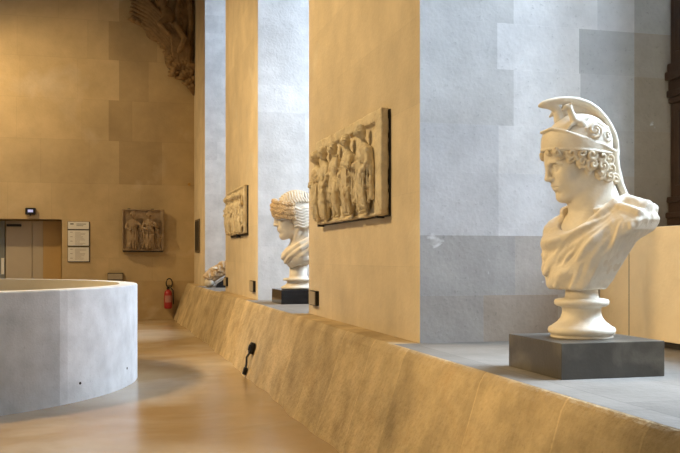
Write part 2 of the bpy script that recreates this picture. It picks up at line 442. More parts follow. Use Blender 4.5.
# piers
def jamb_tone():
    # near jamb stones: own tones, low and window-side also dimmed for fading daylight, (X0,X1,z0,z1,tone)
    lw, gr = (1.05, 1.05, 1.06), (.84, .84, .84)
    B = []
    def row(z0, z1, parts):
        for a, b, t in parts: B.append((a - 2.0, b - 2.0, z0 - LZ, z1 - LZ, t))
    mid = (.80, .81, .83)
    row(.79, 1.10, [(2.0, 2.45, (.58, .55, .52)), (2.45, 3.0, (.60, .52, .44)), (3.0, 3.9, (.7, .64, .56)), (3.9, 4.6, mid)])
    row(1.10, 1.50, [(2.0, 2.68, (.60, .59, .58)), (2.68, 3.35, (.68, .64, .60)), (3.35, 4.6, (.62, .54, .44))])
    row(1.50, 1.92, [(2.0, 2.56, (.84, .85, .88)), (2.56, 3.2, (.98, .99, 1.02)), (3.2, 3.59, (.70, .65, .59)), (3.59, 4.6, (.52, .44, .34))])
    row(1.92, 2.24, [(2.0, 2.56, (.86, .87, .90)), (2.56, 3.3, lw), (3.3, 3.59, (.70, .70, .70)), (3.59, 4.6, (.53, .45, .35))])
    row(2.24, 2.62, [(2.0, 2.67, gr), (2.67, 3.17, lw), (3.17, 3.59, (.72, .73, .74)), (3.59, 4.6, (.54, .47, .38))])
    row(2.62, 2.93, [(2.0, 2.55, (.84, .84, .84)), (2.55, 3.16, (1.08, 1.08, 1.09)), (3.16, 3.59, (.68, .69, .70)), (3.59, 4.6, (.58, .53, .46))])
    row(2.93, 3.3, [(2.0, 2.67, (.84, .84, .84)), (2.67, 3.30, lw), (3.30, 3.59, (.9, .91, .93)), (3.59, 4.6, (.66, .66, .65))])
    z = 3.3; r = random.Random(2)
    while z < ZC:
        z2 = min(z + .36, ZC); s = r.uniform(2.4, 2.8)
        row(z, z2, [(2.0, s, (.8,) * 3), (s, 3.3, lw), (3.3, 4.6, (.8,) * 3)]); z = z2
    return B
def pier(name, y0, y1, x, seed, blocks=None, far=True):
    rnd = random.Random(seed)
    rws = [LZ]; 
    while rws[-1] < ZC - .5: rws.append(rws[-1] + rnd.choice((.42, .5, .58)))
    rws.append(ZC); r0 = [v - LZ for v in rws]
    p = struct(ashlar(name, lambda u, v: (x, y1 - u, v + LZ), y1 - y0, ZC - LZ, r0, M['pier'], .005, .93, seed, .045, (.7, 1.6)))
    jr = [v - LZ for v in [LZ, 1.1, 1.5, 1.92, 2.24, 2.62, 2.93, 3.3] + [3.3 + .36 * k for k in range(1, 17)] + [ZC]]
    # jamb that looks back down the hall (faces -Y), its far twin (faces +Y)
    ashlar('jamb', lambda u, v: (x + u, y0, v + LZ), 4.6 - x, ZC - LZ, jr, M['jamb'], .004, 1.05, seed + 1, .06, (.5, .9),
           blocks=blocks, parent=p)
    ashlar('jamb', lambda u, v: (4.6 - u, y1, v + LZ), 4.6 - x, ZC - LZ, jr, M['jamb'], .004, 1.05, seed + 2, .05, (.5, .9), parent=p)
    return p
pier('wall_pier_near', -1.2, 2.4, 2.0, 11)
pier('wall_pier_first', 5.583, 8.905, PX[0], 12, blocks=jamb_tone())
pier('wall_pier_second', 11.868, 15.2, PX[1], 13)
pier('wall_pier_third', 17.96, YB + .2, PX[2], 14)
bm = bmesh.new()
for (a, b) in ((-1.2, 2.4), (5.583, 8.905), (11.868, 15.2), (17.96, YB + .3)): bx(bm, 4.58, 4.8, a, b, 0, ZC)
wr = struct(obj('wall_right', bm, M['plain']))
# parapet base with battered face
def crest_x(y): return 1.8175 - .04 * max(0, min(1, (y - 12) / 8))
def batter(u, v):
    y = YB - u
    f = max(0, min(1, (y - 12) / 8)); n = .016 * math.sin(y * 2.3) + .012 * math.sin(y * 7.1 + 1)
    t = v / .84
    prof = [(0, 0), (.55, .55), (.86, .88), (1, 1)]
    xf = 1.555 - .10 * f ** 2 + n * (1 - t)
    if t < .88: x = xf + (1.775 - .04 * f - xf) * (t / .88); z = .735 * t / .88
    else:
        q = (t - .88) / .12; x = 1.775 - .04 * f + (.045) * q; z = .735 + (LZ - .735) * math.sin(q * math.pi / 2)
    return (x, y, z)
rnd = random.Random(9); blocks = []; u = 0; L = YB + 4.0
while u < L:
    l = rnd.uniform(.55, 1.25); b = min(u + l, L); t = 1 + rnd.uniform(-.13, .1)
    vs = [0, .2, .42, .6, .74, .79, .815, .84]
    for v0, v1 in zip(vs, vs[1:]): blocks.append((u, b, v0, v1, (t, t, t * .98), 0))
    u = b
verts, faces, tones = [], [], []
for (a, b, v0, v1, t, _) in blocks:
    pieces = [(a, a + .012, tuple(x * 1.25 for x in t))] + [(a + .012 + (b - a - .012) * k / 5, a + .012 + (b - a - .012) * (k + 1) / 5, t) for k in range(5)]
    for (p, q, tt) in pieces:
        i = len(verts); verts += [batter(p, v0), batter(q, v0), batter(q, v1), batter(p, v1)]; faces.append((i, i + 1, i + 2, i + 3)); tones += [*tt, 1] * 4
me = bpy.data.meshes.new('wall_parapet'); me.from_pydata(verts, [], faces)
me.color_attributes.new('Tone', 'FLOAT_COLOR', 'CORNER').data.foreach_set('color', tones); me.update()
struct(link('wall_parapet', me, M['slope']))
# top of the parapet under the piers (same stone) and the paving of each bay
for k, (a, b) in enumerate(((-1.2, 2.4), (5.583, 8.905), (11.868, 15.2), (17.96, YB))):
    o = ashlar('trim_%d' % (k + 2), lambda u, v, a=a: (crest_x(a + u) + v, a + u, LZ), b - a, .24, [0, .24], M['slope'], .006, .85, k, .05, (.8, 1.3))
    # the shelf must face upwards
    o.data.flip_normals(); struct(o)
for k, (a, b) in enumerate(((2.4, 5.583), (8.905, 11.868), (15.2, 17.96), (-4, -1.2))):
    rr = [0, .13, .62, 1.15, 1.7, 2.3, 2.8]
    o = ashlar('floor_bay_%d' % (k + 1), lambda u, v, b=b: (crest_x(b - u) + v, b - u, LZ), b - a, 2.8, rr, M['paving'], .006, .72, 30 + k, .10, (.5, 1.0))
    struct(o)
    # stone breast under the window, standing on a recessed foot
    bo = box('wall_window_breast_%d' % (k + 1), 3.32, 4.6, a, b, .835, 1.545, M['breast'], None, .006)
    flat_tone(bo); struct(bo)
    for j in range(3):
        y = b - .36 - j * .9
        s_ = box('joint', 3.3185, 3.321, y - .003, y + .003, .835, 1.54, M['plinth'], bo)
    fo = box('foot', 3.40, 4.6, a, b, LZ, .835, M['plinth'], bo)
    # window: frame and glass
    wf = struct(bpy.data.objects.new('window_%d' % (k + 1), None)); C.objects.link(wf)
    bm = bmesh.new()
    for (y0, y1) in ((a + .02, a + .14), (b - .14, b - .02), ((a + b) / 2 - .05, (a + b) / 2 + .05)):
        bx(bm, 4.04, 4.14, y0, y1, 1.55, 7.1, .01)
    for z in (1.6, 3.4, 5.2, 7.05): bx(bm, 4.05, 4.13, a + .02, b - .02, z - .05, z + .05, .008)
    obj('window_frame', bm, M['wood'], wf)
    bm = bmesh.new(); bx(bm, 4.085, 4.095, a + .1, b - .1, 1.6, 7.05); obj('window_glass', bm, M['glass'], wf)
    bm = bmesh.new(); bx(bm, 4.04, 4.6, a, b, 7.1, ZC); so = struct(flat_tone(obj('wall_spandrel_%d' % (k + 1), bm, M['jamb'])))
# carved walnut casing post against the near jamb
wc = struct(bpy.data.objects.new('trim_7', None)); C.objects.link(wc)
bm = bmesh.new()
for (z0, z1, g) in ((1.545, 1.63, .03), (1.63, 1.67, .045), (1.67, 1.74, .02), (1.74, 1.78, .035), (1.78, 2.44, 0), (2.44, 2.48, .02), (2.48, 2.53, .035),
                    (2.53, 2.60, .02), (2.60, 2.66, .05), (2.66, 2.72, .03), (2.72, 4.6, 0), (4.6, 4.75, .04), (4.75, 7.1, 0)):
    bx(bm, 3.875 - g, 4.04, 5.26 - g, 5.575, z0, z1, .009)
obj('casing_post', bm, M['wood'], wc)
bm = bmesh.new(); bx(bm, 3.93, 4.03, 4.58, 5.27, 1.55, 7.1, .008)
for z in np.arange(1.7, 6.8, .9): bx(bm, 3.91, 3.94, 4.68, 5.17, z, z + .75, .012)
obj('jamb_shade_panel', bm, M['wood'], wc)  # unseen panel, added to keep window daylight off the jamb
bm = bmesh.new()
for z0, z1 in ((1.86, 2.38), (2.8, 3.7), (3.8, 4.5)): bx(bm, 3.866, 3.885, 5.31, 5.36, z0, z1, .004); bx(bm, 3.866, 3.885, 5.47, 5.52, z0, z1, .004)
obj('carved_fillet', bm, M['wood'], wc)

# ================================================================ ROUND CONCRETE PARAPET
CX, CY, CR, CT, CH = -2.70, 10.63, 3.06, .20, 1.06
rt = thing('round_parapet', 'round waist-high cast concrete parapet around the stairwell', 'parapet', (CX, CY, 0))
verts, faces, tones = [], [], []
N = 192; rndc = random.Random(3)
zs = [0, .5, 1.0, CH - .012, CH]
for i in range(N):
    a0, a1 = 2 * math.pi * i / N, 2 * math.pi * (i + 1) / N
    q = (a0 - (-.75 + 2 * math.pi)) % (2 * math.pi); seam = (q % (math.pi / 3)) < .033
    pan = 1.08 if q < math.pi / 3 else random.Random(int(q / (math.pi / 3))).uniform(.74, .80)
    for z0, z1 in zip(zs, zs[1:]):
        r0 = CR - (.0 if z0 < CH - .011 else .0); r1 = CR if z1 < CH else CR - .012
        k = len(verts)
        verts += [(r0 * math.cos(a0), r0 * math.sin(a0), z0), (r0 * math.cos(a1), r0 * math.sin(a1), z0), (r1 * math.cos(a1), r1 * math.sin(a1), z1), (r1 * math.cos(a0), r1 * math.sin(a0), z1)]
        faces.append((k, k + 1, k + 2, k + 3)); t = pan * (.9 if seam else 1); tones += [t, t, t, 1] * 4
    k = len(verts); ro, ri = CR - .012, CR - CT
    verts += [(ro * math.cos(a0), ro * math.sin(a0), CH), (ro * math.cos(a1), ro * math.sin(a1), CH), (ri * math.cos(a1), ri * math.sin(a1), CH), (ri * math.cos(a0), ri * math.sin(a0), CH)]
    faces.append((k, k + 1, k + 2, k + 3)); tones += [1.08, 1.08, 1.08, 1] * 4
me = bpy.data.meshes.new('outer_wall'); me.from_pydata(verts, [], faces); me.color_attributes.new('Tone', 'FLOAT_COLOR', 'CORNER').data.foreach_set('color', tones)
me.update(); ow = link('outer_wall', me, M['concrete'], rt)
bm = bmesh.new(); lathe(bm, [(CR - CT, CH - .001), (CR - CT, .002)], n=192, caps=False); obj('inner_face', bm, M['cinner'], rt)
for ang, z in ((-.63, .17), (-.30, .19)):
    bm = bmesh.new(); lathe(bm, [(.013, -.002), (.013, .004), (.009, .004), (.008, .0)], n=16)
    bmesh.ops.rotate(bm, verts=bm.verts, matrix=Matrix.Rotation(math.pi / 2, 3, 'Y'))
    o = obj('tie_hole', bm, M['rubber'], rt); o.location = (CR * math.cos(ang), CR * math.sin(ang), z); o.rotation_euler = (0, 0, ang)

# ================================================================ BUSTS
def head(S, k=1.0):
    """a classical head in cm; +X forward, +Z up, origin between the ears"""
    S.ell((-1, 0, 4), (9.8, 7.5, 8.8))
    S.ell((3.0, 0, -.5), (6.3, 6.1, 9.0), 2)
    S.ell((3.6, 0, -5.8), (5.0, 5.0, 4.4), 2.5)
    S.cap((-1.6, 5.0, -4.2), (6.4, 1.6, -8.8), 1.7, 1.7, 2); S.cap((-1.6, -5.0, -4.2), (6.4, -1.6, -8.8), 1.7, 1.7, 2)
    S.ell((7.8, 0, -8.9), (1.9, 2.4, 1.9), 1.6)
    S.ell((6.9, 0, 5.2), (2.4, 4.6, 3.4), 2)
    for s in (1, -1):
        S.ell((5.4, s * 4.0, -1.6), (2.6, 2.1, 2.6), 2)
        S.ell((9.3, s * 3.2, .9), (1.7, 2.0, 1.25), 1.2, 'sub')
        S.line([(9.5, s * .9, 2.5), (9.2, s * 2.6, 2.95), (8.2, s * 4.4, 2.6), (7.0, s * 5.2, 1.5)], [.6, .55, .5, .4], .9)
        S.ell((7.25, s * 3.05, .75), (1.45, 1.55, 1.25), .15)
    S.line([(8.9, 0, 4.2), (9.5, 0, 2.2), (10.2, 0, -.2), (10.8, 0, -1.9)], [1.3, 1.0, .85, .95], .9)
    S.ell((10.8, 0, -2.1), (.95, 1.0, .85), .6)
    for s in (1, -1):
        S.ell((9.8, s * 1.15, -2.45), (1.0, .75, .75), .5)
        S.ell((10.1, s * .65, -3.1), (.55, .32, .3), .15, 'sub')
        # lids
        S.line([(7.75, s * 1.5, .45), (8.65, s * 2.2, 1.45), (8.75, s * 3.1, 1.75), (8.3, s * 4.1, 1.4), (7.3, s * 4.8, .5)], .24, .2)
        S.line([(7.75, s * 1.5, .4), (8.45, s * 2.4, -.15), (8.45, s * 3.3, -.25), (7.8, s * 4.2, .05), (7.3, s * 4.8, .5)], .2, .25)
    # mouth
    S.ell((8.2, 0, -5.0), (1.65, 3.0, 2.0), 1.6)
    S.line([(8.4, 2.5, -5.15), (9.4, 1.3, -4.8), (9.9, .45, -4.55), (9.8, 0, -4.65), (9.9, -.45, -4.55), (9.4, -1.3, -4.8), (8.4, -2.5, -5.15)], [.25, .42, .45, .4, .45, .42, .25], .3)
    S.line([(8.4, 2.3, -5.45), (9.25, 1.2, -5.85), (9.6, 0, -5.95), (9.25, -1.2, -5.85), (8.4, -2.3, -5.45)], [.25, .48, .58, .48, .25], .3)
    S.line([(8.7, 2.7, -5.3), (9.8, 1.3, -5.3), (10.35, 0, -5.25), (9.8, -1.3, -5.3), (8.7, -2.7, -5.3)], .16, .12, 'sub')
    S.ell((9.7, 0, -6.95), (.8, 1.4, .45), .6, 'sub')
    S.ell((10.0, 0, -3.7), (.6, .35, .6), .3, 'sub')
    for s in (1, -1):
        S.ell((-.6, s * 7.1, -.6), (1.9, .9, 3.1), .5, rot=rotz(s * .35))
        S.ell((-.1, s * 7.9, .1), (1.1, .6, 1.8), .3, 'sub')
        S.ell((-.3, s * 7.0, -3.4), (.9, .6, .9), .3)
def skull_y(x, z, g=.3):
    q = 1 - ((x + 1) / 9.8) ** 2 - ((z - 4) / 8.8) ** 2
    return 7.5 * math.sqrt(q) + g if q > .02 else 1.2
def curl(S, c, nrm, R, turns=1.7, r=.42, phase=0., hand=1, k=.08):
    n = Vector(nrm).normalized(); a = n.cross(Vector((0, 0, 1)));
    if a.length < .1: a = Vector((1, 0, 0))
    a.normalize(); b = n.cross(a); c = Vector(c); pts = []; rs = []
    m = int(9 * turns)
    for i in range(m + 1):
        t = i / m; th = phase + hand * turns * 2 * math.pi * t; rr = R * (1 - .86 * t)
        p = c + a * rr * math.cos(th) + b * rr * math.sin(th) + n * (R * .55 * t)
        pts.append(tuple(p)); rs.append(r * (1.05 - .35 * t))
    S.line(pts, rs, k)

# ---- bust with helmet ------------------------------------------------
SC = .0152
hd = math.radians(205)
base = np.array([2.283, 4.01])
off = rotz(hd)[:2, :2] @ np.array([2.0, -2.6]) * SC
b1 = thing('helmeted_bust', 'large marble bust in crested helmet and draped cloak on a dark grey block', 'bust',
           (base[0] - off[0], base[1] - off[1], .9575), hd, 'classical busts on the ledge', 1)
TZ = 1.563 - .9575     # height of the neck pit over the plinth
HR = rotz(math.radians(-35)) @ roty(math.radians(16)); HT = np.array([2.9, -3.6, 16.6])
def place(o, z=TZ): o.location = (0, 0, z); return o

def torso(S, g=0.0):
    S.ell((-.5, 0, -14), (11.5 + g, 17.5 + g, 17 + g))
    S.ell((2.0, -2, -21), (9.6 + g, 13 + g, 9 + g), 3)
    S.cap((-1.5, 5, -2.5), (-2, 21, -4.8), 5.2 + g, 5.6 + g, 4); S.cap((-1.5, -5, -2.5), (-2, -17, -5), 5.2 + g, 5.6 + g, 4)
    S.ell((4.5, 5.5, -11), (7.5 + g, 8 + g, 8 + g), 3); S.ell((4.5, -6.5, -11), (7.5 + g, 8 + g, 8 + g), 3)
    S.ell((1.2, 13.5, -6.5), (6.2 + g, 8.5 + g, 7.5 + g), 3)
def trim_torso(S, bottom=-24.2):
    S.cut(lambda X, Y, Z: Y - 22.5 + .12 * (Z + 5) + 0 * X, .6)
    S.cut(lambda X, Y, Z: -Y - 15.0 + 0 * X + 0 * Z, .6)
    S.cut(lambda X, Y, Z: (bottom - Z) + 0 * X + 0 * Y, .8)
    # the sweep from the shoulder down to the foot of the breast
    zz = np.array([-27, -24, -15, -8, -5.2, -2, 10]); ym = np.array([3.0, 4.2, 10.4, 15.4, 18.8, 20.4, 20.6]); yn = np.array([-9.5, -10.6, -14.4, -16, -16, -16, -16])
    S.cut(lambda X, Y, Z: (Y - np.interp(Z, zz, ym)) * .68 + 0 * X, 1.0)
    S.cut(lambda X, Y, Z: (np.interp(Z, zz, yn) - Y) * .85 + 0 * X, 1.0)
    S.cut(lambda X, Y, Z: (-X - 3.2 - np.clip((Z + 9) * .9, 0, 6)) * .75 + 0 * Y, 1.0)

S = Sdf((-13, -17, -25.5), (17, 24, 32), .28)
torso(S, -1.2); trim_torso(S, -23)
S.cap((-1.0, 0, -4), (1.2, -2.5, 13), 6.8, 5.6, 3)
S.frame(HR, HT); head(S)
S.cap((-3.2, 0, -3), (-4.2, 1.0, -14), 5.8, 5.7, 2)
S.frame()
S.line([(1.2, -8.2, 9), (4.0, -4.5, 2), (5.4, -1.4, -2.6)], [1.0, 1.1, 1.0], 1.6)
S.line([(-1.0, 6.0, 10), (3.4, 3.2, 3), (5.2, .8, -2.4)], [1.0, 1.1, 1.0], 1.6)
sk = place(S.mesh('head_and_neck', M['marble'], b1, SC))

# drapery
S = Sdf((-14, -18, -26), (18, 25, 7), .28)
torso(S, .35)
def folds(X, Y, Z):
    # folds fall from the left shoulder pin across the breast
    dx, dz = Y - 15.5, Z - 3.5
    th = np.arctan2(dx, -dz); r = np.sqrt(dx * dx + dz * dz)
    w = np.clip((r - 6) / 10, 0, 1)
    a = np.sin(th * 13 + .16 * r + .9 * np.sin(r * .22)) + .5 * np.sin(th * 29 + 1.3 + .25 * r)
    return (-.85 * w * a).astype(np.float32) + 0 * X
S.disp(folds)
FD = [([(3.4, 12, 2.4), (9.4, 7, -5), (12.4, -1, -14), (11.6, -6, -23)], .95), ([(3.0, 10, 2.8), (8.2, 4.5, -2.6), (11.8, -3.5, -10), (12.0, -10, -19)], .95),
      ([(3.6, 15, 1.4), (9.0, 11.5, -6), (12.0, 4, -15), (11.4, 0, -24)], 1.1), ([(3.2, 18, .4), (6.9, 16, -6), (9.8, 9.5, -14), (9.6, 6, -22)], 1.0),
      ([(1.4, 9, 3.2), (6.6, 2, -.6), (10.2, -6, -6), (9.6, -12.5, -13)], .8), ([(-2, -8, 3.0), (3.6, -9.5, 0), (8.6, -9, -6), (10.6, -11, -14)], 1.0),
      ([(1.6, 21, -.4), (4.4, 19, -5), (6.6, 14, -11), (7.0, 10, -17)], .9), ([(-3, -12, 2.0), (4.0, -13, -3), (8.4, -13, -10), (8.4, -13.6, -20)], .9)]
for p, r in FD:
    p = [(a[0] - .75, a[1], a[2]) for a in p]; r = r * .85; q = []
    for i in range(len(p) - 1):
        for t in (0, .33, .66): q.append(tuple(np.array(p[i]) * (1 - t) + np.array(p[i + 1]) * t))
    q.append(p[-1]); S.line(q, [r * (.5 + .75 * i / len(q)) for i in range(len(q))], .7)
# roll of cloth round the neck and over the shoulder
S.line([(6.8, -7.6, -.8), (8.4, -3.4, -5.4), (8.4, 2.0, -6.0), (6.0, 7.0, -.5), (2.0, 10.0, 3.4), (-4, 10.2, 5.0)], [1.0, 1.15, 1.2, 1.3, 1.6, 1.6], 1.0)
S.line([(-2, 13, 3.6), (-1.5, 18, 1.8), (-1.2, 22, .8)], [2.2, 2.4, 2.4], 2.2)
S.line([(3, 12.5, 2.2), (3.2, 17, .8), (2.6, 22, -1)], [1.2, 1.2, 1.2], 1.0)
S.line([(-5, 12, 3.6), (-5.4, 17, 2.2), (-5, 22, .6)], [1.4, 1.4, 1.4], 1.0)
trim_torso(S)
S.ell((6.6, -2.2, -.6), (8.2, 6.4, 5.2), .5, 'sub')
S.cap((-1.0, 0, -4), (1.2, -1.5, 16), 6.9, 6.6, .5, 'sub')
S.rough(.05, 1.3, 2)
dr = place(S.mesh('drapery', M['marble_drape'], b1, SC))

# helmet, in the frame of the head
HM = Matrix.Translation(Vector(HT) * SC + Vector((0, 0, TZ))) @ Matrix([list(r) for r in HR]).to_4x4()
def hplace(o): o.matrix_local = HM; return o
S = Sdf((-17, -11.5, -4), (13.5, 11.5, 18.5), .26)
S.ell((-2.0, 0, 5.4), (11.0, 9.0, 10.8))
S.ell((-2.0, 0, 5.0), (9.6, 7.7, 9.6), 0, 'sub')
S.cut(lambda X, Y, Z: (-.24 * (X - 9.8) * -1 - (Z - 6.6)) * .95 - .25 * np.sin(X * .7) * 0 + 0 * Y, .3)   # lower rim: rises towards the brow
S.line([(-11.6, 0, 1.6), (-10.5, 4.2, 1.6), (-7, 7.4, 2.2), (-2, 8.9, 3.4)], .5, .3); S.line([(-11.6, 0, 1.6), (-10.5, -4.2, 1.6), (-7, -7.4, 2.2), (-2, -8.9, 3.4)], .5, .3)
for s in (1, -1):     # side volutes
    curl(S, (-5.5, s * 8.3, 8.5), (0, s, .3), 2.4, 1.6, .5, 1.0, s, .3)
    curl(S, (-9.3, s * 6.6, 6.2), (-.4, s, .1), 1.9, 1.5, .5, 2.0, -s, .3)
    S.line([(-3, s * 8.4, 10), (-7, s * 7.3, 11), (-11, s * 4.6, 8.6), (-12.2, s * 2.6, 5)], [.4, .7, .6, .3], .6)
hplace(S.mesh('helmet_bowl', M['marble'], b1, SC))
# visor pushed up over the brow
S = Sdf((-14, -12, -2), (14, 12, 15.5), .26)
S.ell((-1.4, 0, 6.2), (11.5, 9.6, 11.0))
S.ell((-1.8, 0, 5.6), (10.3, 8.6, 10.6), 0, 'sub')
S.cut(lambda X, Y, Z: ((Z - 13.4) - .74 * (X - 6.6)) * .80 + 0 * Y, .3)
S.cut(lambda X, Y, Z: ((6.9 - Z) + .36 * (X - 10)) * .94 + 0 * Y, .3)
for s in (1, -1):
    S.line([(8.6, 0 * s, 13.0), (6.8, s * 4.6, 13.2), (3.5, s * 7.6, 10.9), (-2, s * 9.0, 7.0), (-8, s * 7.8, 2.8), (-11.4, s * 5, .6)], .5, .3)
    S.line([(10.2, 0, 7.4), (9.0, s * 4.0, 7.0), (6.6, s * 7.2, 6.0), (1, s * 9.2, 4.1), (-4, s * 9.2, 2.2), (-9, s * 7.4, .4)], .42, .3)
hplace(S.mesh('helmet_visor', M['marble'], b1, SC))
# crest: a broad curved fin carried on a pillar
S = Sdf((-19, -4, -18), (9, 4, 26), .28)
outer = [(5.9, 21.6), (3.2, 21.8), (0, 21.4), (-3, 20.6), (-6, 19.3), (-8.6, 17.4), (-10.6, 15), (-12.2, 12), (-13.2, 9), (-13.8, 6), (-13.8, 3), (-13.2, -1.2)]
wid = [.9, 1.6, 2.2, 2.6, 2.8, 2.8, 2.8, 2.6, 2.5, 2.4, 2.2, 1.6]
dep = [.7, .9, 1.1, 1.2, 1.2, 1.2, 1.2, 1.2, 1.2, 1.2, 1.1, .9]
for i in range(len(outer) - 1):
    for t in np.linspace(0, 1, 7)[:-1]:
        x = outer[i][0] * (1 - t) + outer[i + 1][0] * t; z = outer[i][1] * (1 - t) + outer[i + 1][1] * t
        wd = wid[i] * (1 - t) + wid[i + 1] * t; dp = dep[i] * (1 - t) + dep[i + 1] * t
        dx, dz = outer[i + 1][0] - outer[i][0], outer[i + 1][1] - outer[i][1]
        a = math.atan2(dz, dx)
        S.ell((x, 0, z - .0), (1.5, wd, dp * .8), .8, rot=roty(-a))
S.line([(2.0, 0, 15.5), (1.6, 0, 18.5), (3.0, 0, 20.3), (5.2, 0, 21.4)], [1.6, 1.3, 1.3, .9], 1.2)
for i in range(41):   # fin between the crest and the bowl
    t = i / 40; a = math.radians(78 + 98 * t)
    S.cap((-2 + 10 * math.cos(a), 0, 5.4 + 9.8 * math.sin(a)), (-3 + 10.8 * math.cos(a), 0, 6.4 + 12.6 * math.sin(a)), .8, .8, .6)
for j in range(3):
    S.line([(-12.8, (j - 1) * 1.3, .5), (-11.6, (j - 1) * 1.7, -5), (-11.2, (j - 1) * 2.0, -10), (-11.8, (j - 1) * 2.2, -14.6)], [1.1, 1.2, 1.25, 1.1], .5)
hplace(S.mesh('crest', M['marble'], b1, SC))
# small beasts that crouch on the bowl
for s in (1, -1):
    S = Sdf((-5, s * 6 - 6, 8), (6, s * 6 + 6, 21), .24)
    S.line([(-2.5, s * 6.6, 11.5), (-.6, s * 6.4, 13.6), (-.2, s * 6.4, 16.4), (-.2, s * 6.4, 17.8)], [1.6, 1.3, 1.0, .9], .6)
    S.ell((.3, s * 6.4, 18.3), (1.5, .9, .95), .4); S.cap((1.2, s * 6.4, 18.1), (2.3, s * 6.4, 17.7), .6, .4, .3)
    S.cap((-.5, s * 6.9, 18.7), (-1.0, s * 7.4, 19.3), .4, .2, .2)
    S.line([(-1, s * 6.9, 13), (1.4, s * 7.3, 12.3), (2.6, s * 7.0, 11.4)], [.8, .55, .6], .4)
    S.line([(-2.5, s * 7.0, 12.4), (-5, s * 7, 13.2)], [1.0, .5], .4)
    hplace(S.mesh('helmet_beast', M['marble'], b1, SC))
# hair
S = Sdf((-15, -12, -13), (12, 12, 9.5), .24)
rr = random.Random(5)
for s in (1, -1):
    row1 = [(9.3, 6.0, 1.1), (7.9, 5.4, 1.4), (6.0, 4.7, 1.7), (3.7, 3.9, 2.0), (1.0, 3.0, 2.2), (-2.0, 1.6, 2.4), (-5.2, .2, 2.4), (-8, -1.2, 2.2)]
    row2 = [(6.6, 3.4, 1.0), (4.2, 1.9, 1.4), (1.2, .2, 1.9), (-1.6, -1.4, 2.1), (-4.6, -2.8, 2.3), (-7.6, -4.2, 2.2)]
    row3 = [(-3.6, -5.0, 1.8), (-6.6, -6.6, 2.0), (-8.8, -8.0, 1.8)]
    for rw in (row1, row2, row3):
        for (x, z, R) in rw:
            y = skull_y(x, max(z, 1.5), .6 + R * .25)
            if x > 7: y = max(y, (10.6 - x) * 2.6)
            if z < -2.5: y = max(5.0, y - .5 * (-z - 2.5) * .4)
            curl(S, (x, s * y, z), (x * .10 if x > 0 else -.15, s, 0), R, 1.35, R * .27, rr.uniform(0, 6), s * rr.choice((1, -1)), .12)
            S.ell((x, s * (y - R * .4), z), (R, R * .6, R), .5)
for i in range(9):
    a = math.radians(130 + i * 12.5); 
    for z, R in ((-1, 1.6), (-4, 1.6), (-7, 1.5)):
        x, y = -1.5 + 8.6 * math.cos(a), 6.8 * math.sin(a)
        curl(S, (x, y, z), (math.cos(a), math.sin(a), 0), R, 1.5, .45, rr.uniform(0, 6), 1, .12); S.ell((x + .5, y * .93, z), (1.5, 1.5, 1.7), .6)
hplace(S.mesh('hair', M['marble_hair'], b1, SC))
# turned foot
bm = bmesh.new()
lathe(bm, [(.148, 0), (.152, .006), (.148, .014), (.150, .016), (.160, .024), (.164, .038), (.158, .052), (.142, .060), (.138, .064), (.118, .078), (.102, .098), (.094, .122), (.094, .140), (.098, .150),
           (.120, .156), (.131, .164), (.133, .176), (.128, .188), (.112, .192), (.082, .196), (.078, .235), (.082, .30)], n=72)
so = obj('turned_foot', bm, M['marble'], b1, True); so.location = (2.0 * SC, -2.6 * SC, 0)

pl = box('plinth_block', -.272, .268, -.278, .278, 0, .1675, M['plinth'], None, .003)
pl.location = (2.297, 4.015, LZ)
tag(pl, 'square dark grey slate block under the helmeted marble bust', 'plinth', 'plinth blocks on the ledge')

# ---- second bust, hair combed and wreathed -------------------------------
SC2 = .0226
b2 = thing('wreathed_bust', 'colossal marble head with combed hair and a brown wreath, half hidden behind the first pier', 'bust',
           (2.33, 10.98, .963), math.radians(178), 'classical busts on the ledge')
HR2 = rotz(math.radians(-4)) @ roty(math.radians(10)); HT2 = np.array([2.5, 0, 15.5]); TZ2 = 1.848 - .963 - HT2[2] * SC2
S = Sdf((-12, -16, -16), (16, 16, 31), .34)
S.frame(HR2, HT2); head(S); S.frame()
S.cap((-2.5, 0, 12), (-2.8, 0, -2), 6.2, 6.8, 2)
S.ell((-1, 0, -6), (8.4, 14, 8.0), 3)
S.line([(1.0, 6.2, 8), (4.0, 2.0, -1.5)], 1.1, 1.5); S.line([(1.0, -6.2, 8), (4.0, -2.0, -1.5)], 1.1, 1.5)
S.cut(lambda X, Y, Z: (-12.5 - Z + .018 * (Y ** 2)) + 0 * X, .6)
S.cut(lambda X, Y, Z: (-Z - 7.5 - .55 * (X - 3.5)) + 0 * Y - 4.2, .8)
o = S.mesh('head_and_neck', M['marble'], b2, SC2); o.location = (0, 0, TZ2)
# collar of cloth
S = Sdf((-14, -17, -15), (13, 17, 8), .34)
S.line([(-7, -9, 6), (1, -9.5, 1.0), (7.4, -4, -4.5), (8.6, 2, -6.5), (6.6, 8, -3.5), (1, 11.6, 1.0), (-6, 11, 4.8)], [1.3, 1.5, 1.4, 1.4, 1.4, 1.5, 1.3], .8)
S.ell((-1, 0, -4.5), (8.8, 14, 6.5), 1.5)
S.line([(-6, 13, 2.6), (1, 13.4, -1.6), (6.2, 8.6, -6.0), (7.6, 3, -9), (5.6, -4, -8.6)], [1.2, 1.2, 1.1, 1.0, .9], 1.2)
S.line([(-5, 14.2, -1), (0, 13.6, -5), (4.6, 8, -8.5)], [1.2, 1.1, .9], 1.2)
o = (S.cut(lambda X, Y, Z: (Z - 1.5 + .55 * X) * .8 - 3.5 + 0 * Y, .8), S.mesh('collar', M['marble_drape'], b2, SC2))[1]; o.location = (0, 0, TZ2)
HM2 = Matrix.Translation(Vector(HT2) * SC2 + Vector((0, 0, TZ2))) @ Matrix([list(r) for r in HR2]).to_4x4()
